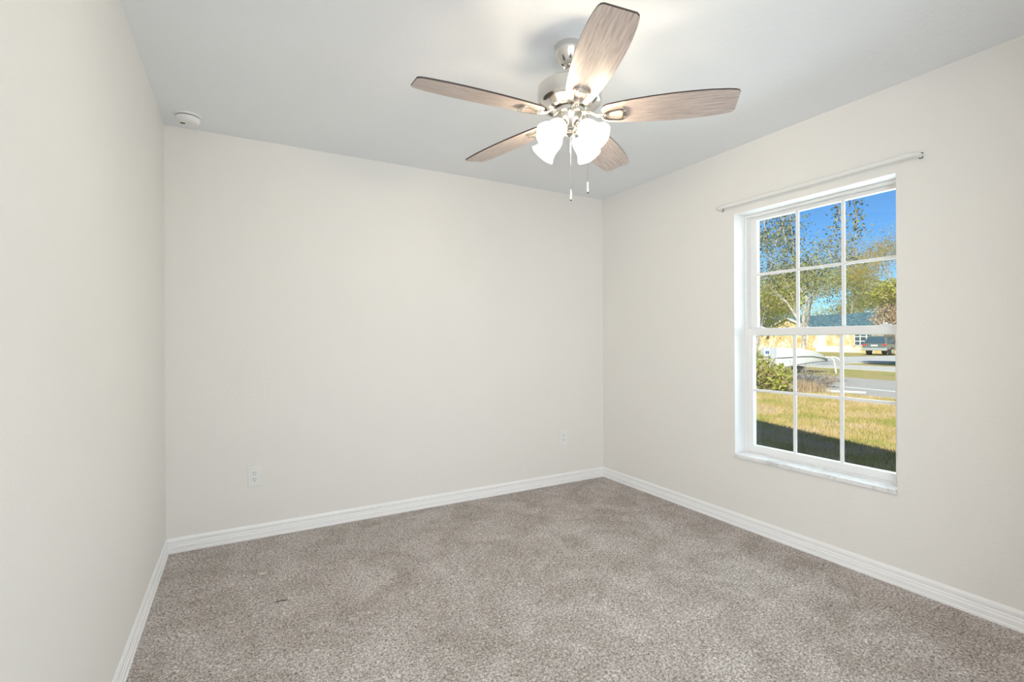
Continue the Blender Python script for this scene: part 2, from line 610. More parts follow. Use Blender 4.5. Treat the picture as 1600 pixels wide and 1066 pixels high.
# roof of this house (it throws the shade on the lawn)
mb = MB()
RX0, RX1 = -7.0, 3.72
prof = [(-9, 2.62), (-2.72, 2.62), (4.0, 4.41), (10.5, 2.68)]
top = [(y, z + 0.14) for y, z in prof]
mb.prism([(RX0, y, z) for y, z in prof + top[::-1]], (RX1 - RX0, 0, 0))
struct(mb, 'roof', 'roofing')

# ------------------------------------------------------------------ window
wx = thing('window_1', 'white single-hung window with grids in the right wall', 'window', (W, OY0, OZ0))
del wx['label'], wx['category']
wx['kind'] = 'structure'
OW, OH = OY1 - OY0, OZ1 - OZ0                  # local: x out through the wall, y along it, z up


def rect(x, y0, y1, z0, z1):
    return [(x, y0, z0), (x, y1, z0), (x, y1, z1), (x, y0, z1)]


def ring(x0, x1, o, i):
    return MB().ring_prism(rect(x0, *o), rect(x0, *i), (x1 - x0, 0, 0))


ring(0.105, 0.199, (0, OW, 0, OH), (0.014, OW - 0.014, 0.006, OH - 0.014)).build('window_frame', 'vinyl', wx, bevel=0.002)
us = ring(0.146, 0.176, (0.014, OW - 0.014, 0.76, OH - 0.014), (0.062, OW - 0.060, 0.809, OH - 0.036)).build('upper_sash', 'vinyl', wx, bevel=0.002)
ls = ring(0.110, 0.145, (0.014, OW - 0.014, 0.006, 0.807), (0.052, OW - 0.052, 0.050, 0.763)).build('lower_sash', 'vinyl', wx, bevel=0.002)
MB().box((0.1655, 0.050, 0.80), (0.1685, OW - 0.050, OH - 0.03)).build('pane', 'glass', us)
MB().box((0.1345, 0.046, 0.044), (0.1375, OW - 0.046, 0.77)).build('pane', 'glass', ls)


def grille(x, y0, y1, z0, z1, par):
    mb = MB()
    bw, t = 0.0095, 0.005
    for k in (1, 2):
        y = y0 + (y1 - y0) * k / 3
        mb.box((x - t, y - bw, z0), (x + t, y + bw, z1))
    zc = (z0 + z1) / 2
    for k in range(3):
        a = y0 + (y1 - y0) * k / 3 + (bw if k else 0)
        b = y0 + (y1 - y0) * (k + 1) / 3 - (bw if k < 2 else 0)
        mb.box((x - t, a, zc - bw * 0.9), (x + t, b, zc + bw * 0.9))
    mb.build('grille', 'vinyl', par, bevel=0.002)


grille(0.1615, 0.062, OW - 0.060, 0.809, OH - 0.036, us)
grille(0.1305, 0.052, OW - 0.052, 0.050, 0.763, ls)
for yy in (0.10, OW - 0.10):
    mb = MB().box((0.108, yy - 0.022, 0.807), (0.138, yy + 0.022, 0.814))
    mb.lathe([(0.010, 0.814), (0.010, 0.821), (0.006, 0.823)], 16, 0.124, yy)
    mb.build('sash_lock', 'vinyl', ls, bevel=0.001)
mb = MB().box((-0.014, 0.001, -0.0225), (0.108, OW - 0.001, 0.0))
mb.build('window_sill', 'marble', wx, bevel=0.003)

# ------------------------------------------------------------------ curtain rod
cr = thing('curtain_rod', 'slim white curtain rod mounted on the wall above the window', 'curtain rod', (W, -1.765, 2.062))
y0, y1, xo = -0.548, 0.532, -0.056
path = [(-0.002, y1, 0), (-0.030, y1, 0), (-0.046, y1 - 0.006, 0), (xo, y1 - 0.026, 0)]
path += [(xo, y1 - 0.04 - (y1 - y0 - 0.08) * i / 10, 0) for i in range(11)]
path += [(xo, y0 + 0.026, 0), (-0.046, y0 + 0.006, 0), (-0.030, y0, 0), (-0.002, y0, 0)]
mb = MB()
hs, ts = 0.0115, 0.0045
vs, fs = [], []
for i, p in enumerate(path):
    p = Vector(p)
    d = (Vector(path[min(i + 1, len(path) - 1)]) - Vector(path[max(i - 1, 0)])).normalized()
    n_ = d.cross(Vector((0, 0, 1)))
    for a, b in ((-1, -0.75), (-0.3, -1), (0.9, -0.85), (2.0, -0.35), (2.0, 0.35), (0.9, 0.85), (-0.3, 1), (-1, 0.75)):
        vs.append(p + n_ * ts * a + Vector((0, 0, hs * b)))
for i in range(len(path) - 1):
    for k in range(8):
        fs.append((i * 8 + k, i * 8 + (k + 1) % 8, i * 8 + 8 + (k + 1) % 8, i * 8 + 8 + k))
mb.add(vs, fs)
mb.build('rod', 'rodwhite', cr, smooth=50)
for y, s in ((y1, 1), (y0, -1)):
    mb = MB().box((-0.003, y - 0.007, -0.014), (0, y + 0.007, 0.014))
    mb.box((-0.016, y - 0.002 + s * 0.006, -0.006), (-0.003, y + 0.002 + s * 0.006, 0.006))
    mb.build('wall_bracket', 'steel', cr)

# ------------------------------------------------------------------ wall outlets
ot = thing('wall_outlet', 'white duplex wall outlet low on the back wall, nearer the left wall', 'outlet', (0.447, 0, 0.379), 0, 'duplex outlets on the back wall')
mb = MB()
hw, hh = 0.0365, 0.0605
mb.prism([(-hw, 0, -hh), (hw, 0, -hh), (hw, 0, hh), (-hw, 0, hh)], (0, -0.006, 0))
mb.build('cover_plate', 'plastic', ot, bevel=0.0025, seg=3)
for zc in (0.0195, -0.0195):
    mb = MB()
    pts = []
    for i in range(24):
        a = 2 * PI * i / 24
        pts.append((0.0172 * math.cos(a), -0.006, zc + max(-0.0135, min(0.0135, 0.0172 * math.sin(a)))))
    mb.prism(pts, (0, -0.003, 0))
    rc = mb.build('receptacle', 'plastic', ot, bevel=0.0006)
    mb = MB()
    mb.box((-0.0078, -0.0096, zc + 0.0005), (-0.0052, -0.0088, zc + 0.0095))
    mb.box((0.0052, -0.0096, zc + 0.0015), (0.0076, -0.0088, zc + 0.0090))
    mb.prism([(0.0028 * math.cos(a), -0.0088, zc - 0.0068 + 0.0028 * math.sin(a)) for a in np.linspace(0, 2 * PI, 12, endpoint=False)], (0, -0.0008, 0))
    mb.build('slots', 'dark', rc)
mb = MB()
mb.prism([(0.003 * math.cos(a), -0.006, 0.003 * math.sin(a)) for a in np.linspace(0, 2 * PI, 14, endpoint=False)], (0, -0.0016, 0))
mb.build('screw', 'plastic', ot)
dup(ot, (2.743, 0, 0.383), 0, 'white duplex wall outlet low on the back wall, nearer the window corner')

# ------------------------------------------------------------------ smoke detector
sd_ = thing('smoke_detector', 'round white smoke detector on the ceiling beside the left wall', 'smoke detector', (0.130, -0.192, H))
sd_.scale = (0.9, 0.9, 0.95)
MB().lathe([(0.0, 0), (0.069, 0), (0.069, -0.006), (0.066, -0.010), (0.0, -0.010)], 48).build('mounting_base', 'plastic', sd_, smooth=40)
MB().lathe([(0.0, -0.010), (0.060, -0.010), (0.060, -0.0145), (0.0, -0.0145)], 48).build('vent_gap', 'dark', sd_)
MB().lathe([(0.0, -0.0145), (0.064, -0.0145), (0.0645, -0.020), (0.062, -0.030), (0.055, -0.038), (0.045, -0.042), (0.030, -0.043), (0.0, -0.043)], 48).build('cover', 'plastic', sd_, smooth=40)
MB().lathe([(0.0, -0.043), (0.010, -0.043), (0.010, -0.045), (0.0, -0.045)], 20, 0.018, -0.012).build('test_button', 'plastic', sd_, smooth=40)
mb = MB()
for k in range(3):
    mb.box((-0.04, 0.004 + 0.006 * k, -0.0445), (-0.016, 0.0065 + 0.006 * k, -0.0425))
mb.build('horn_grille', 'dark', sd_)

# ------------------------------------------------------------------ ceiling fan
FX, FY = 1.5900, -1.7045
fan = thing('ceiling_fan', 'brushed nickel ceiling fan with five grey oak blades and four lit glass shades', 'ceiling fan', (FX, FY, H))
MB().lathe([(0.0, 0), (0.061, 0), (0.063, -0.003), (0.063, -0.024), (0.0605, -0.034), (0.054, -0.052), (0.043, -0.070), (0.033, -0.081), (0.025, -0.085), (0.022, -0.082), (0.0, -0.080)], 56).build('canopy', 'nickel', fan, smooth=35)
mb = MB()
mb.tube([(0.055 * math.cos(-0.95), 0.055 * math.sin(-0.95), -0.012), (0.067 * math.cos(-0.95), 0.067 * math.sin(-0.95), -0.012)], 0.0045, 12)
mb.build('canopy_screw', 'dark', fan)
MB().lathe([(0.0115, -0.05), (0.0115, -0.175)], 24).build('downrod', 'nickelb', fan, smooth=40)
MB().lathe([(0.0, -0.160), (0.022, -0.160), (0.030, -0.166), (0.100, -0.168), (0.126, -0.172), (0.133, -0.178), (0.1335, -0.186), (0.1335, -0.236), (0.131, -0.243), (0.124, -0.250), (0.112, -0.256), (0.100, -0.264), (0.090, -0.270), (0.0, -0.270)], 72).build('motor_housing', 'nickel', fan, smooth=35)
MB().lathe([(0.0, -0.268), (0.066, -0.268), (0.066, -0.273), (0.0, -0.273)], 56).build('shadow_gap', 'gap', fan)
MB().lathe([(0.0, -0.272), (0.070, -0.272), (0.073, -0.275), (0.073, -0.292), (0.070, -0.296), (0.0, -0.296)], 60).build('blade_hub', 'nickelb', fan, smooth=35)
ZB = 2.1455 - H                                 # blade plane at the axis
tx, ty, pit = -0.0139, -0.0122, -0.2115
up_t = Vector((-tx, -ty, 1)).normalized()
ex = Vector((1, 0, tx)).normalized()
ey = up_t.cross(ex)
TILT = Matrix((ex, ey, up_t)).transposed().to_4x4()
# blade outline (r, half-width)
half = [(0.133, 0.030), (0.140, 0.043), (0.155, 0.052), (0.20, 0.060), (0.26, 0.068), (0.33, 0.0745), (0.41, 0.0785), (0.48, 0.0790), (0.55, 0.0765), (0.61, 0.0705), (0.640, 0.0650), (0.652, 0.0600), (0.659, 0.050)]
out = [(r, h) for r, h in half] + [(r, -h) for r, h in half[::-1]]
nb = len(out)
tk = 0.0032
pr = Matrix.Rotation(-pit, 4, 'X').inverted()


def pitched(p):
    x, y, z = p
    return (x, y * math.cos(pit) - z * math.sin(pit), y * math.sin(pit) + z * math.cos(pit))


mb = MB()
bot = [(r, h, -tk) for r, h in out]
topv = [(r, h, tk) for r, h in out]
# caps as strips so that the shading stays clean
k = len(half)
mb.add([pitched(p) for p in bot], [(i, i + 1, nb - 2 - i, nb - 1 - i) for i in range(k - 1)], 0)
mb.add([pitched(p) for p in topv], [(i, i + 1, nb - 2 - i, nb - 1 - i) for i in range(k - 1)], 1)
mb.add([pitched(p) for p in bot + topv], [(i, (i + 1) % nb, nb + (i + 1) % nb, nb + i) for i in range(nb)], 1)
blade = mb.build('blade', ['oak', 'edge'], fan)
# arm: hub to blade, ending in a rounded loop under the blade


def loop(r0_, r1_, w0, w1, n=28, pw=3.2):
    pts = []
    for i in range(n):
        a = 2 * PI * i / n
        c, s_ = math.cos(a), math.sin(a)
        e = 2.0 / pw
        px = math.copysign(abs(c) ** e, c)
        py = math.copysign(abs(s_) ** e, s_)
        r = (r0_ + r1_) / 2 + px * (r1_ - r0_) / 2
        f = (r - r0_) / (r1_ - r0_)
        pts.append((r, py * (w0 + (w1 - w0) * f)))
    return pts


mb = MB()
lo = loop(0.138, 0.232, 0.026, 0.042)
li = loop(0.154, 0.219, 0.016, 0.030)
z0_ = -tk - 0.0008
mb.ring_prism([pitched((r, h, z0_)) for r, h in lo], [pitched((r, h, z0_)) for r, h in li], Vector(pitched((0, 0, -0.010))))
zh = (2.156 - H) - ZB                            # hub level under the blade plane
mb.tube([(0.060, 0, zh), (0.090, 0, zh - 0.002), (0.115, 0, -0.008), (0.138, 0, -0.009), (0.150, 0, -0.009)], [0.013, 0.013, 0.012, 0.014, 0.015], 12, sec=(1, 0.5))
for rr, ww in ((0.150, 0.0), (0.226, 0.020), (0.226, -0.020)):
    p = pitched((rr, ww, z0_ - 0.011))
    mb.lathe([(0.0055, p[2] + 0.004), (0.0055, p[2] - 0.001), (0.003, p[2] - 0.0025)], 12, p[0], p[1])
arm = mb.build('blade_arm', 'nickelb', blade, smooth=40)
A0 = math.radians(246.96)
TB = Matrix.Translation((0, 0, ZB)) @ TILT
for k_ in range(5):
    b = blade if k_ == 0 else dup_part(blade, fan)
    b.matrix_local = TB @ Matrix.Rotation(A0 + k_ * 2 * PI / 5, 4, 'Z')
# light kit
MB().lathe([(0.0, -0.294), (0.058, -0.294), (0.060, -0.298), (0.058, -0.306), (0.050, -0.322), (0.040, -0.336), (0.032, -0.345), (0.026, -0.350), (0.0, -0.350)], 56).build('light_kit', 'nickel', fan, smooth=35)
MB().lathe([(0.0, -0.349), (0.022, -0.349), (0.024, -0.353), (0.017, -0.359), (0.020, -0.364), (0.020, -0.371), (0.012, -0.377), (0.007, -0.381), (0.0, -0.382)], 32).build('finial', 'nickelb', fan, smooth=35)
# one lamp: local +x is outward; axis tilts down
AX = Vector((math.sin(math.radians(52)), 0, -math.cos(math.radians(52))))
SOCK = Vector((0.050, 0, -0.345))


def axis_lathe(prof, o, ax, n=36, ruffle=0.0):
    """prof: (radius, distance along the axis)"""
    a = Vector((0, 1, 0))
    b = ax.cross(a).normalized()
    vs, fs = [], []
    for r, d in prof:
        for i in range(n):
            t = 2 * PI * i / n
            rr = r * (1 + ruffle * max(0, (d - 0.06) / 0.05) * math.cos(6 * t))
            vs.append(o + ax * d + (a * math.cos(t) + b * math.sin(t)) * rr)
    for j in range(len(prof) - 1):
        for i in range(n):
            fs.append((j * n + i, j * n + (i + 1) % n, (j + 1) * n + (i + 1) % n, (j + 1) * n + i))
    return vs, fs


mb = MB()
mb.tube([(0.016, 0, -0.338), (0.028, 0, -0.334), (0.040, 0, -0.337), tuple(SOCK)], 0.007, 12)
v_, f_ = axis_lathe([(0.0, -0.004), (0.017, -0.004), (0.0205, 0.004), (0.0215, 0.022), (0.0185, 0.030), (0.0, 0.030)], SOCK, AX)
mb.add(v_, f_)
sock = mb.build('lamp_holder', 'nickelb', fan, smooth=40)
mb = MB()
pr_o = [(0.0225, 0.014), (0.028, 0.017), (0.036, 0.028), (0.0405, 0.044), (0.0415, 0.060), (0.041, 0.078), (0.0435, 0.096), (0.050, 0.112), (0.056, 0.122)]
pr_i = [(r - 0.003, d + 0.0005) for r, d in pr_o[::-1]]
v_, f_ = axis_lathe(pr_o + pr_i + [pr_o[0]], SOCK, AX, 48, 0.02)
mb.add(v_, f_)
shade = mb.build('glass_shade', 'shade', sock, smooth=60)
mb = MB()
v_, f_ = axis_lathe([(0.0, 0.03), (0.012, 0.031), (0.014, 0.045), (0.021, 0.062), (0.0235, 0.075), (0.020, 0.088), (0.011, 0.096), (0.0, 0.098)], SOCK, AX, 24)
mb.add(v_, f_)
mb.build('bulb', 'bulb', sock, smooth=60)
for k_ in range(4):
    s_ = sock if k_ == 0 else dup_part(sock, fan)
    s_.matrix_local = Matrix.Rotation(PI / 2 - YAW + PI / 4 + 0.05 + k_ * PI / 2, 4, 'Z')
# pull chains with their fobs
for (px, py, zt, zb_, lab) in ((0.0, 0.0, -0.380, -0.606, 'a'), (0.062, -0.036, -0.300, -0.596, 'b')):
    mb = MB()
    n_ = int((zt - zb_) / 0.0042)
    if lab == 'a':
        px, py = 0.002, -0.004
        mb.tube([(px, py, zt), (px, py, zb_)], 0.0009, 6)
    else:
        px, py = 0.0205, -0.0945
        mb.tube([(0.010, -0.040, -0.316), (0.013, -0.058, -0.318), (px, py, -0.330), (px, py, -0.345), (px, py, zb_)], 0.0009, 6)
    for i in range(n_):
        z = zb_ + i * 0.0042
        if lab == 'b' and z > -0.35:
            continue
        mb.lathe([(0.0, z - 0.0014), (0.0014, z - 0.0007), (0.0014, z + 0.0007), (0.0, z + 0.0014)], 6, px, py)
    ch = mb.build('pull_chain', 'nickelb', fan)
    mb = MB().lathe([(0.0, zb_ + 0.003), (0.0025, zb_ + 0.002), (0.0032, zb_ - 0.004), (0.0042, zb_ - 0.030), (0.0040, zb_ - 0.038), (0.0, zb_ - 0.040)], 16, px, py)
    mb.build('chain_fob', 'plastic', ch, smooth=40)
    MB().lathe([(0.0, zb_ - 0.039), (0.003, zb_ - 0.040), (0.003, zb_ - 0.044), (0.0, zb_ - 0.045)], 12, px, py).build('fob_tip', 'dark', ch)

# ------------------------------------------------------------------ bits on the carpet
mb = MB()  # thin dark strip, its colour stands in for shade in a carpet furrow
mb.tube([(0.512, -0.887, 0.006), (0.528, -0.891, 0.007), (0.544, -0.891, 0.0065), (0.559, -0.894, 0.006)], [0.0014, 0.0019, 0.0019, 0.0012], 6)
tag(mb.build('carpet_furrow', 'furrow_shade'), 'dark strip for the shaded furrow in the carpet before the nearer outlet', 'furrow_shade')
mb = MB()
mb.prism([(0.452, -0.552, 0.006), (0.466, -0.562, 0.007), (0.488, -0.553, 0.008), (0.470, -0.547, 0.007)], (0, 0, 0.0015))
tag(mb.build('paper_scrap', 'paper'), 'tiny white paper scrap on the carpet near the left outlet', 'paper scrap')

# ------------------------------------------------------------------ outdoors
GZ = -0.30
TS = math.radians(11.0)
SD = Vector((math.sin(TS), math.cos(TS), 0))     # along the street
SN = Vector((math.cos(TS), -math.sin(TS), 0))    # across it, away from the house


def px_dir(u):
    return fw + r0 * ((u - 800) / F_PX)


def G(u, D, z=GZ):
    p = Vector((CX, CY, CZ)) + px_dir(u) * D
    return Vector((p.x, p.y, z))


def on_ground(u, v, z=GZ):
    d = fw + rt * ((u - 800) / F_PX) + up * ((CYP - v) / F_PX)
    return Vector((CX, CY, CZ)) + d * ((z - CZ) / d.z)


def sw(p):
    return SN.dot(p)


def strip(name, w0, w1, m, z, s0=-60, s1=120, kind='structure'):
    vs = [SN * w0 + SD * s0, SN * w1 + SD * s0, SN * w1 + SD * s1, SN * w0 + SD * s1]
    mb = MB()
    mb.prism([(p.x, p.y, z - 0.03) for p in vs], (0, 0, 0.03))
    return struct(mb, name, m)


W_ = [sw(on_ground(1395, v)) for v in (623.5, 595.5, 581, 574)]
mb = MB()
mb.prism([(W + TH, -60, GZ - 0.1), (140, -60, GZ - 0.1), (140, 140, GZ - 0.1), (W + TH, 140, GZ - 0.1)], (0, 0, 0.1))
struct(mb, 'ground', 'lawn')
strip('road', W_[0], W_[1], 'asphalt', GZ + 0.012)
wl = sw(on_ground(1395, 612.3))
strip('trim_2', wl - 0.10, wl + 0.10, 'whiteline', GZ + 0.016)
strip('sidewalk', W_[2], W_[3], 'concrete', GZ + 0.02)
# the neighbour's driveway runs straight away from the street
s_a = SD.dot(on_ground(1320, 568.3))
s_b = SD.dot(on_ground(1320, 558))
vs = [SN * W_[3] + SD * s_a, SN * 60 + SD * s_a, SN * 60 + SD * s_b, SN * W_[3] + SD * s_b]
struct(MB().prism([(p.x, p.y, GZ - 0.02) for p in vs], (0, 0, 0.04)), 'driveway', 'concrete')
vs = [SN * W_[1] + SD * s_a, SN * W_[2] + SD * s_a, SN * W_[2] + SD * (s_b + 1.0), SN * W_[1] + SD * (s_b + 2.0)]
struct(MB().prism([(p.x, p.y, GZ - 0.02) for p in vs], (0, 0, 0.035)), 'driveway_apron', 'concrete')


# grass blades on the near lawn
def blades(name, n, region, hmin, hmax, m, seed, wid=0.006, patch=True):
    r = np.random.default_rng(seed)
    x, y = region(r, n)
    n = len(x)
    a = r.random(n) * 2 * PI
    hh = hmin + (hmax - hmin) * r.random(n)
    ln = (r.random(n) - 0.3) * 0.8 * hh
    b = r.random(n) * 2 * PI
    wv = wid * (0.6 + 0.8 * r.random(n))
    z = np.full(n, GZ)
    p0 = np.stack([x - wv * np.cos(a), y - wv * np.sin(a), z], -1)
    p1 = np.stack([x + wv * np.cos(a), y + wv * np.sin(a), z], -1)
    p2 = np.stack([x + ln * np.cos(b), y + ln * np.sin(b), z + hh], -1)
    v = np.stack([p0, p1, p2], 1).reshape(-1, 3)
    return np_mesh(name, v, np.arange(3 * n).reshape(-1, 3), m)


def fan_region(d0, d1, ua, ub):
    def f(r, n):
        u = ua + (ub - ua) * r.random(n)
        d = d0 + (d1 - d0) * r.random(n) ** 0.8
        x = CX + (fw.x + r0.x * (u - 800) / F_PX) * d
        y = CY + (fw.y + r0.y * (u - 800) / F_PX) * d
        keep = (x > W + TH + 0.1) & (x * SN.x + y * SN.y < W_[0] - 0.05)
        return x[keep], y[keep]
    return f


tag(blades('lawn_grass', 60000, fan_region(3.9, 13.2, 1120, 1480), 0.025, 0.075, 'grass', 3), 'patchy yellow and green lawn grass outside the window', 'grass', kind='stuff')
tag(blades('dry_grass_fringe', 5000, fan_region(13.6, 15.4, 1243, 1322), 0.10, 0.38, 'leaf_tan', 4, 0.012), 'tall dry brown grass fringe along the near side of the road', 'grass', kind='stuff')


# trees: tapering branches with single leaves
def leaves_mesh(name, pts, size, m, parent, seed, droop=0.3, elong=1.8):
    r = np.random.default_rng(seed)
    p = np.asarray(pts, float)
    n = len(p)
    d = r.normal(size=(n, 3))
    d[:, 2] -= droop
    d /= np.linalg.norm(d, axis=1)[:, None]
    s = r.normal(size=(n, 3))
    s -= d * (s * d).sum(1)[:, None]
    s /= np.linalg.norm(s, axis=1)[:, None]
    L = (size * (0.6 + 0.8 * r.random(n)))[:, None]
    Wd = L / elong / 2
    v = np.stack([p, p + d * L * 0.5 + s * Wd, p + d * L, p + d * L * 0.5 - s * Wd], 1).reshape(-1, 3)
    return np_mesh(name, v, np.arange(4 * n).reshape(-1, 4), m, parent)


def grow(mb, rnd, p, d, L, r, depth, tips, bend=0.25, split=3, gravity=0.0, minr=0.006):
    pts, rad = [p.copy()], [r]
    q = p.copy()
    n = 4
    for i in range(n):
        d = (d + Vector((rnd.uniform(-bend, bend), rnd.uniform(-bend, bend), rnd.uniform(-bend, bend) - gravity))).normalized()
        q = q + d * (L / n)
        pts.append(q.copy())
        rad.append(max(minr, r * (1 - 0.45 * (i + 1) / n)))
        if depth <= 1:
            tips.append((q.copy(), d.copy(), depth))
    mb.tube(pts, rad, 6 if depth > 1 else 4)
    if depth > 0:
        for k in range(split):
            t = rnd.uniform(0.45, 1.0) if k else 1.0
            i = min(n, max(1, round(t * n)))
            nd = (d + Vector((rnd.uniform(-1, 1), rnd.uniform(-1, 1), rnd.uniform(-0.45, 0.75)))).normalized()
            grow(mb, rnd, pts[i], nd, L * rnd.uniform(0.55, 0.8), rad[i] * 0.62, depth - 1, tips, bend, split, gravity, minr)


def tree(name, label, cat, base_, hgt, lean, depth, split, leafm, leaf, per, spread, seed, trunk_r=0.14, frac=0.42, gravity=0.0, extra=None, group=None):
    rnd = random.Random(seed)
    t = thing(name, label, cat, base_, 0, group)
    mb = MB()
    tips = []
    d = (Vector((0, 0, 1)) + Vector(lean)).normalized()
    grow(mb, rnd, Vector((0, 0, -0.05)), d, hgt * frac, trunk_r, depth, tips, 0.22, split, gravity)
    mb.build('trunk', 'bark', t, smooth=60)
    pts = []
    for q_, d_, dp in tips:
        for _ in range(per):
            pts.append(q_ + Vector((rnd.gauss(0, spread), rnd.gauss(0, spread), rnd.gauss(0, spread * 0.8))))
    leaves_mesh('foliage', pts, leaf, leafm, t, seed)
    for dep, path_, cnt in extra or []:
        P = [at_depth(u, v, dep + 0.12 * math.sin(i * 1.7)) - Vector(base_) for i, (u, v) in enumerate(path_)]
        mb = MB().tube(P, [0.03 - 0.024 * i / (len(P) - 1) for i in range(len(P))], 6)
        lp = []
        for _ in range(cnt):
            k = rnd.uniform(0.8 if len(P) < 6 else 2.5, len(P) - 1.001)
            q_ = P[int(k)].lerp(P[int(k) + 1], k % 1)
            lp.append(q_ + Vector((rnd.gauss(0, 0.10), rnd.gauss(0, 0.10), rnd.gauss(0, 0.08))))
        br = mb.build('hanging_branch', 'twig', t, smooth=60)
        leaves_mesh('leaves', lp, 0.075, leafm, br, seed + cnt)
    return t


def blob_pts(rnd, c, rad, n, hollow=0.55):
    out_ = []
    for _ in range(n):
        v = Vector((rnd.gauss(0, 1), rnd.gauss(0, 1), rnd.gauss(0, 1))).normalized()
        k = hollow + (1 - hollow) * rnd.random()
        out_.append(Vector(c) + Vector((v.x * rad[0] * k, v.y * rad[1] * k, v.z * rad[2] * k)))
    return out_


# the tall pale-trunked tree behind the boat
tree('leaning_tree', 'tall tree with pale leaning trunk rising behind the white boat', 'tree', G(1254, 27), 9.4, (0.06, -0.07, 0), 4, 3, 'leaf_dark', 0.10, 10, 0.32, 11, 0.15, 0.40)
def at_depth(u, v, D):
    return Vector((CX, CY, CZ)) + (fw + rt * ((u - 800) / F_PX) + up * ((CYP - v) / F_PX)) * D


# drooping sprigs of the near tree: (depth, points along the sprig)
SPRIGS = [(11.6, [(1105, 250), (1185, 262), (1260, 272), (1310, 288), (1333, 310), (1339, 340), (1337, 372)], 260),
          (11.9, [(1150, 256), (1188, 300), (1194, 345), (1201, 400), (1206, 445)], 230),
          (11.4, [(1180, 260), (1213, 315), (1222, 350), (1231, 395)], 200),
          (11.7, [(1200, 264), (1232, 320), (1239, 380), (1241, 428)], 200),
          (11.8, [(1250, 271), (1296, 300), (1312, 330), (1300, 372)], 170)]
# near tree whose twigs hang in from the top left
tree('overhanging_tree', 'near dark-leaved tree whose twigs hang into the top left panes', 'tree', G(1105, 12.5), 5.6, (0.10, -0.16, 0), 4, 3, 'leaf_dark', 0.06, 14, 0.20, 23, 0.13, 0.42, 0.06, extra=SPRIGS)
specs = [
    ('bushy_tree', 'bushy yellow-green tree at far left beyond the road', G(1180, 35), 8.6, 'leaf_lime', 0.14, 36, 0.60, 31, 0.28),
    ('shrubby_tree', 'yellow-green tree rising behind the white gable of the far house', G(1232, 96), 21.0, 'leaf_yellow', 0.22, 26, 0.95, 33, 0.30),
    ('slender_tree', 'yellow tree standing behind the middle of the far roof', G(1320, 96), 26.0, 'leaf_gold', 0.26, 18, 1.2, 37, 0.36),
    ('golden_tree', 'tall sparse golden tree behind the right end of the roof', G(1408, 72), 23.0, 'leaf_gold', 0.22, 16, 0.9, 41, 0.36),
    ('round_tree', 'pale yellow-green tree between the leaning trunk and the roof', G(1282, 74), 19.5, 'leaf_yellow', 0.22, 26, 1.1, 43, 0.32),
    ('broad_tree', 'broad yellow-green tree behind the right half of the far roof', G(1362, 115), 29.0, 'leaf_yellow', 0.32, 34, 1.7, 47, 0.28),
    ('distant_tree', 'farthest pale tree showing between the other crowns above the car', G(1392, 150), 30.0, 'leaf_yellow', 0.42, 34, 2.0, 53, 0.26),
]
for nm, lb, b_, hg, lm, lf, per, sp, sd2, fr in specs:
    tree(nm, lb, 'tree', b_, hg, (0, 0, 0), 4, 3, lm, lf, per, sp, sd2, 0.16, fr, group='trees beyond the road')
# dense tree at the right with dry moss hanging under its crown
t = thing('mossy_tree', 'dense lime-green tree with dry tan moss at the right edge', 'tree', G(1413, 25), 0)
rnd = random.Random(5)
mb = MB()
mb.tube([(0, 0, -0.05), (0.05, 0.1, 1.4), (0, 0.2, 2.8), (0.1, 0.2, 3.9)], [0.2, 0.17, 0.14, 0.08], 10)
for k_ in range(7):
    a = k_ * 0.9
    mb.tube([(0, 0.2, 2.4), (0.6 * math.cos(a), 0.6 * math.sin(a), 3.2), (1.2 * math.cos(a), 1.2 * math.sin(a), 3.7)], [0.08, 0.05, 0.02], 6)
mb.build('trunk', 'bark', t, smooth=60)
pts = blob_pts(rnd, (0, 0, 3.9), (1.5, 1.5, 0.75), 4200) + blob_pts(rnd, (0.2, -0.9, 4.2), (0.9, 0.9, 0.7), 1800)
leaves_mesh('foliage', pts, 0.13, 'leaf_lime', t, 51)
pts = blob_pts(rnd, (0, 0, 2.55), (1.4, 1.4, 1.15), 5200, 0.4)
leaves_mesh('hanging_moss', pts, 0.15, 'leaf_tan', t, 52, 1.6, 3.0)['label'] = 'dry tan moss hanging under the green crown'


# bushes on the near side of the road
def bush(name, label, base_, blobs, leafm, leaf, seed, stems=14, elong=2.2, rad=0.012):
    t = thing(name, label, 'bush', base_)
    rnd = random.Random(seed)
    mb = MB()
    pts = []
    for c, rr, n in blobs:
        for k in range(stems):
            e = Vector(c) + Vector((rnd.uniform(-0.8, 0.8) * rr[0], rnd.uniform(-0.8, 0.8) * rr[1], rnd.uniform(-0.2, 0.8) * rr[2]))
            s0 = Vector((c[0] * 0.6 + rnd.uniform(-0.15, 0.15), c[1] * 0.6 + rnd.uniform(-0.15, 0.15), -0.03))
            mid = (s0 + e) / 2 + Vector((rnd.uniform(-0.1, 0.1), rnd.uniform(-0.1, 0.1), 0.05))
            mb.tube([s0, mid, e], [rad, rad * 0.7, rad * 0.35], 5)
        pts += blob_pts(rnd, c, rr, n, 0.25)
    mb.build('stems', 'twig', t)
    pts = [p for p in pts if p.z > 0.02]
    leaves_mesh('foliage', pts, leaf, leafm, t, seed, -0.5, elong)
    return t


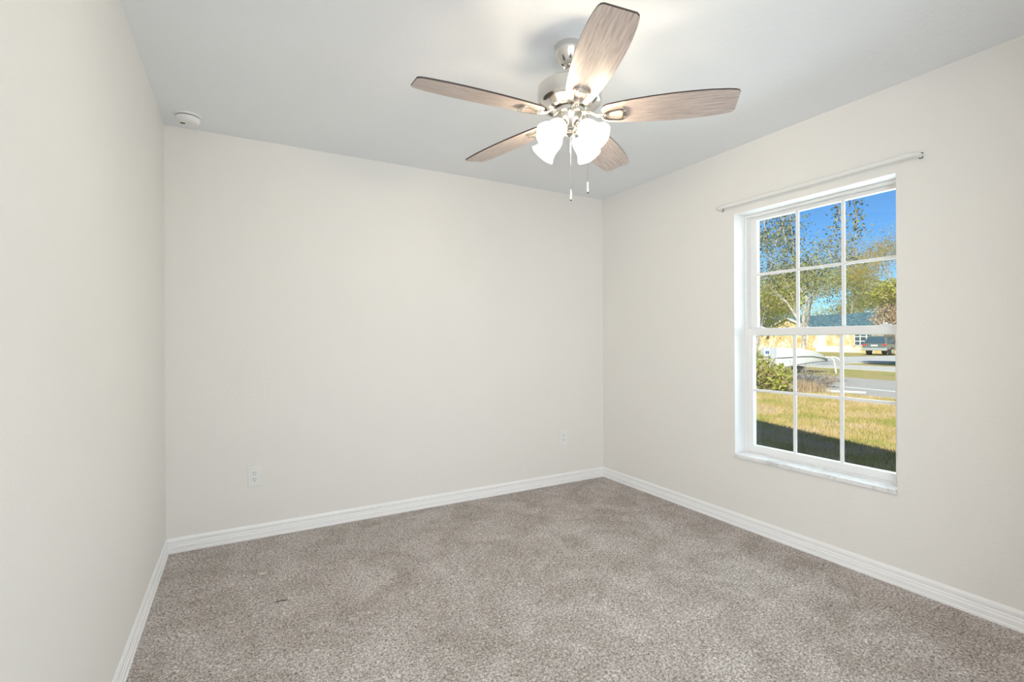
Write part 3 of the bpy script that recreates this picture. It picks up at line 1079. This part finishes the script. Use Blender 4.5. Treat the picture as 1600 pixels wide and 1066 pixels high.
bush('leafy_bush', 'tall yellow-green leafy bush at the left of the lower panes', G(1178, 14.2), [((0, 0, 0.50), (0.75, 0.75, 0.56), 2300), ((0.15, -0.60, 0.36), (0.45, 0.45, 0.42), 1200), ((-0.40, 0.45, 1.0), (0.6, 0.6, 0.75), 1500)], 'leaf_lime', 0.13, 61, 14, 3.0)
bush('dry_bush', 'low bare greyish bush of dry twigs in front of the white boat', G(1262, 15.2), [((0, 0, 0.32), (0.55, 0.65, 0.36), 520), ((0.2, -0.55, 0.25), (0.35, 0.45, 0.28), 260)], 'leaf_tan', 0.055, 67, 60, 2.4, 0.007)
mb = MB()
pa, pb = on_ground(1290, 612.5), on_ground(1353, 615.5)
pa.z = pb.z = GZ + 0.03
mb.tube([pa, pa.lerp(pb, 0.5), pb], 0.03, 12)
tag(mb.build('drain_pipe', 'concrete', smooth=40), 'white pipe lying in the grass at the near edge of the road', 'pipe')

# ------------------------------------------------------------------ boat across the road
bo = thing('motorboat', 'white motorboat with navy outboard resting beyond the dry bushes', 'boat', G(1250, 21.5), -YAW)
# local x is to the right in the picture, y away; hull lofted along x
st_ = [(-1.36, 0.62, 0.20, 1.12), (-0.9, 0.66, 0.26, 1.10), (-0.3, 0.66, 0.38, 1.06), (0.2, 0.60, 0.45, 0.98), (0.7, 0.42, 0.47, 0.82), (0.98, 0.20, 0.48, 0.70), (1.18, 0.03, 0.50, 0.62)]
mb = MB()
vs, fs = [], []
for x, hb, zk, zs in st_:
    zc = zk + (zs - zk) * 0.45
    for y, z in ((-hb * 0.55, zs + 0.0), (-hb, zs), (-hb, zs - 0.03), (-hb * 0.96, zc), (-hb * 0.88, zk + 0.03), (0, zk), (hb * 0.88, zk + 0.03), (hb * 0.96, zc), (hb, zs - 0.03), (hb, zs), (hb * 0.55, zs + 0.0)):
        vs.append((x, y, z))
n_ = 11
for i in range(len(st_) - 1):
    for k_ in range(n_):
        fs.append((i * n_ + k_, i * n_ + (k_ + 1) % n_, (i + 1) * n_ + (k_ + 1) % n_, (i + 1) * n_ + k_))
fs.append(tuple(range(n_)))
fs.append(tuple((len(st_) - 1) * n_ + k_ for k_ in range(n_)))
mb.add(vs, fs)
mb.build('hull', 'gelcoat', bo, smooth=35)
mb = MB()
mb.tube([(x, -hb * 0.985 - 0.005, zk + (zs - zk) * 0.50 + 0.02) for x, hb, zk, zs in st_], 0.022, 6)
mb.build('rub_rail', 'strip', bo)
mb = MB()
mb.tube([(x, -hb * 0.90 - 0.005, zk + 0.03) for x, hb, zk, zs in st_], 0.024, 6)
mb.build('chine_rail', 'strip', bo)
mb = MB()
mb.box((-1.66, -0.16, 0.72), (-1.38, 0.16, 1.10))
mb.prism([(-1.60, -0.07, 0.30), (-1.42, -0.07, 0.30), (-1.40, -0.07, 0.74), (-1.62, -0.07, 0.74)], (0, 0.14, 0))
ob = mb.build('outboard_motor', 'gelcoat', bo, bevel=0.03)
MB().box((-1.62, -0.172, 0.84), (-1.44, -0.158, 0.97)).build('cowling_badge', 'navy', ob)
for dx in (-0.05, 0.20):
    mb = MB()
    mb.tube([(0.92 + dx, -0.36, 0.70), (1.12 + dx, -0.40, 0.68), (1.24 + dx, -0.42, 0.58), (1.30 + dx, -0.42, 0.34), (1.36 + dx, -0.42, -0.02)], 0.038, 10)
    mb.build('curved_post', 'gelcoat', bo, smooth=50)
mb = MB()
mb.box((-1.2, -0.5, -0.05), (-1.1, 0.5, 0.16)).box((-0.1, -0.5, -0.05), (0.0, 0.5, 0.30))
mb.build('support_blocks', 'strip', bo)

# ------------------------------------------------------------------ car on the driveway
cp = G(1366, 42.5)
car = thing('sport_utility_vehicle', 'grey-green sport utility vehicle parked nose-in on the far driveway', 'car', cp, math.radians(0.0))
# local: x forward (away), y left, rear bumper at x=0
mb = MB()
sec_low = [(0.0, 0.50), (0.0, 0.98), (0.10, 1.02), (4.35, 0.98), (4.6, 0.80), (4.6, 0.45)]
mb.prism([(x, -0.94, z) for x, z in sec_low], (0, 1.88, 0))
body = mb.build('body', 'carpaint', car, bevel=0.06, seg=3)
mb = MB()
A = [(0.03, -0.90, 1.0), (3.3, -0.90, 1.0), (3.3, 0.90, 1.0), (0.03, 0.90, 1.0)]
B = [(0.42, -0.70, 1.68), (2.35, -0.70, 1.70), (2.35, 0.70, 1.70), (0.42, 0.70, 1.68)]
mb.add(A + B, [(3, 2, 1, 0), (4, 5, 6, 7), (0, 1, 5, 4), (1, 2, 6, 5), (2, 3, 7, 6), (3, 0, 4, 7)])
mb.build('cabin', 'carpaint', car, bevel=0.05, seg=3)


def quad_on(p, q_, r_, s_, off):
    n = (Vector(q_) - Vector(p)).cross(Vector(s_) - Vector(p)).normalized() * off
    return MB().prism([Vector(p), Vector(q_), Vector(r_), Vector(s_)], n)


quad_on((0.07, 0.78, 1.06), (0.07, -0.78, 1.06), (0.385, -0.63, 1.60), (0.385, 0.63, 1.60), 0.025).build('rear_window', 'cararglass', car)
quad_on((0.40, -0.895, 1.07), (2.9, -0.895, 1.07), (2.25, -0.73, 1.58), (0.62, -0.73, 1.58), 0.03).build('side_window', 'cararglass', car)
for s in (1, -1):
    mb = MB().box((-0.035, s * 0.76 - 0.14, 0.86), (0.10, s * 0.76 + 0.14, 0.99))
    mb.build('tail_light', 'redlens', car, bevel=0.02)
MB().box((-0.10, -0.93, 0.42), (0.25, 0.93, 0.66)).build('rear_bumper', 'bumper', car, bevel=0.04)
MB().box((-0.025, -0.26, 0.80), (0.0, 0.26, 0.93)).build('number_plate', 'plate', car)
for x in (0.95, 3.7):
    for s in (1, -1):
        mb = MB()
        pts = [(x + 0.36 * math.cos(a), s * 0.72, 0.36 + 0.36 * math.sin(a)) for a in np.linspace(0, 2 * PI, 28, endpoint=False)]
        mb.prism(pts, (0, s * 0.24, 0))
        wh = mb.build('wheel', 'tire', car, bevel=0.03)
        pts = [(x + 0.21 * math.cos(a), s * 0.955, 0.36 + 0.21 * math.sin(a)) for a in np.linspace(0, 2 * PI, 20, endpoint=False)]
        MB().prism(pts, (0, s * 0.02, 0)).build('wheel_rim', 'rim', wh)
for s in (1, -1):
    MB().tube([(0.5, s * 0.6, 1.73), (1.4, s * 0.6, 1.76), (2.3, s * 0.6, 1.74)], 0.03, 8).build('roof_rail', 'bumper', car)

# ------------------------------------------------------------------ house across the road
hb_ = G(1290, 55)
hs = thing('far_house', 'single-storey ochre house with teal-grey roof across the road', 'house', hb_, PI / 2 - TS - PI / 2)
# local: x away from the street, y to the left in the picture (along the street)
YL, YR_ = 12.0, -14.0
MB().box((0, YR_, 0), (7, YL, 2.75)).build('wall', 'ochre', hs)
mb = MB()
for ov in (0.6,):
    e0, rz_ = 2.62, 4.35
    mb.add([(-ov, YR_ - 0.5, e0), (3.5, YR_ + 2.5, rz_), (7 + ov, YR_ - 0.5, e0), (-ov, YL + 0.5, e0), (3.5, YL - 2.5, rz_), (7 + ov, YL + 0.5, e0)], [(0, 3, 4, 1), (2, 1, 4, 5), (0, 1, 2), (3, 5, 4), (0, 2, 5, 3)])
mb.build('roof', 'shingle', hs)


def hx(u):
    """local y of picture column u on the house front"""
    p0 = Vector((CX, CY, 0))
    d = px_dir(u)
    # intersect with the front plane
    n = SN
    tpar = (n.dot(hb_) - n.dot(p0)) / n.dot(d)
    q_ = p0 + d * tpar
    return SD.dot(q_ - hb_)


gc, gw = hx(1243), abs(hx(1243) - hx(1275))
MB().prism([(-1.2, gc - gw, 0), (-1.2, gc + gw, 0), (-1.2, gc + gw, 2.62), (-1.2, gc, 2.62 + gw * 0.42), (-1.2, gc - gw, 2.62)], (1.2, 0, 0)).build('gable_wall', 'ochre', hs)
mb = MB()
for s in (1, -1):
    mb.prism([(-1.45, gc, 2.74 + gw * 0.42), (-1.45, gc + s * (gw + 0.4), 2.57), (-1.45, gc + s * (gw + 0.4), 2.79), (-1.45, gc, 2.98 + gw * 0.42)], (0.22, 0, 0))
mb.build('gable_fascia', 'siding', hs)
mb = MB()
for s in (1, -1):
    mb.prism([(-1.4, gc, 2.98 + gw * 0.42), (-1.4, gc + s * (gw + 0.45), 2.78), (-1.4, gc + s * (gw + 0.45), 2.84), (-1.4, gc, 3.06 + gw * 0.42)], (4.5, 0, 0))
mb.build('gable_roof', 'shingle', hs)
MB().box((-0.72, YR_ - 0.5, 2.48), (-0.60, gc - gw - 0.3, 2.66)).build('eave_fascia', 'siding', hs)


def hwin(ua, ub, z0, z1, cols, rows, frame='siding', glass='darkglass', x=-0.05):
    a, b = hx(ub), hx(ua)
    f = MB().ring_prism([(x, a, z0), (x, b, z0), (x, b, z1), (x, a, z1)], [(x, a + 0.08, z0 + 0.08), (x, b - 0.08, z0 + 0.08), (x, b - 0.08, z1 - 0.08), (x, a + 0.08, z1 - 0.08)], (0.06, 0, 0))
    for i in range(1, cols):
        y = a + (b - a) * i / cols
        f.box((x, y - 0.04, z0), (x + 0.05, y + 0.04, z1))
    for j in range(1, rows):
        z = z0 + (z1 - z0) * j / rows
        f.box((x + 0.002, a, z - 0.04), (x + 0.05, b, z + 0.04))
    fo = f.build('window', frame, hs)
    MB().box((x + 0.03, a + 0.05, z0 + 0.05), (x + 0.05, b - 0.05, z1 - 0.05)).build('pane', glass, fo)


hwin(1335, 1364, 0.72, 2.15, 3, 3)
hwin(1266, 1276, 0.55, 2.1, 1, 2, 'siding', 'shutter')
hwin(1380, 1392, 0.72, 2.15, 2, 3)
for ua, ub, z1 in ((1281, 1290, 2.6), (1245, 1252, 2.6)):
    MB().box((-0.35, hx(ub), 0), (0.0, hx(ua), z1)).build('pilaster', 'siding', hs)
MB().box((-0.5, hx(1334), 0), (-0.1, hx(1280), 0.62)).build('planter_wall', 'siding', hs)
MB().box((-0.9, hx(1349), 0), (-0.4, hx(1319), 0.55)).build('low_hedge_wall', 'concrete', hs)
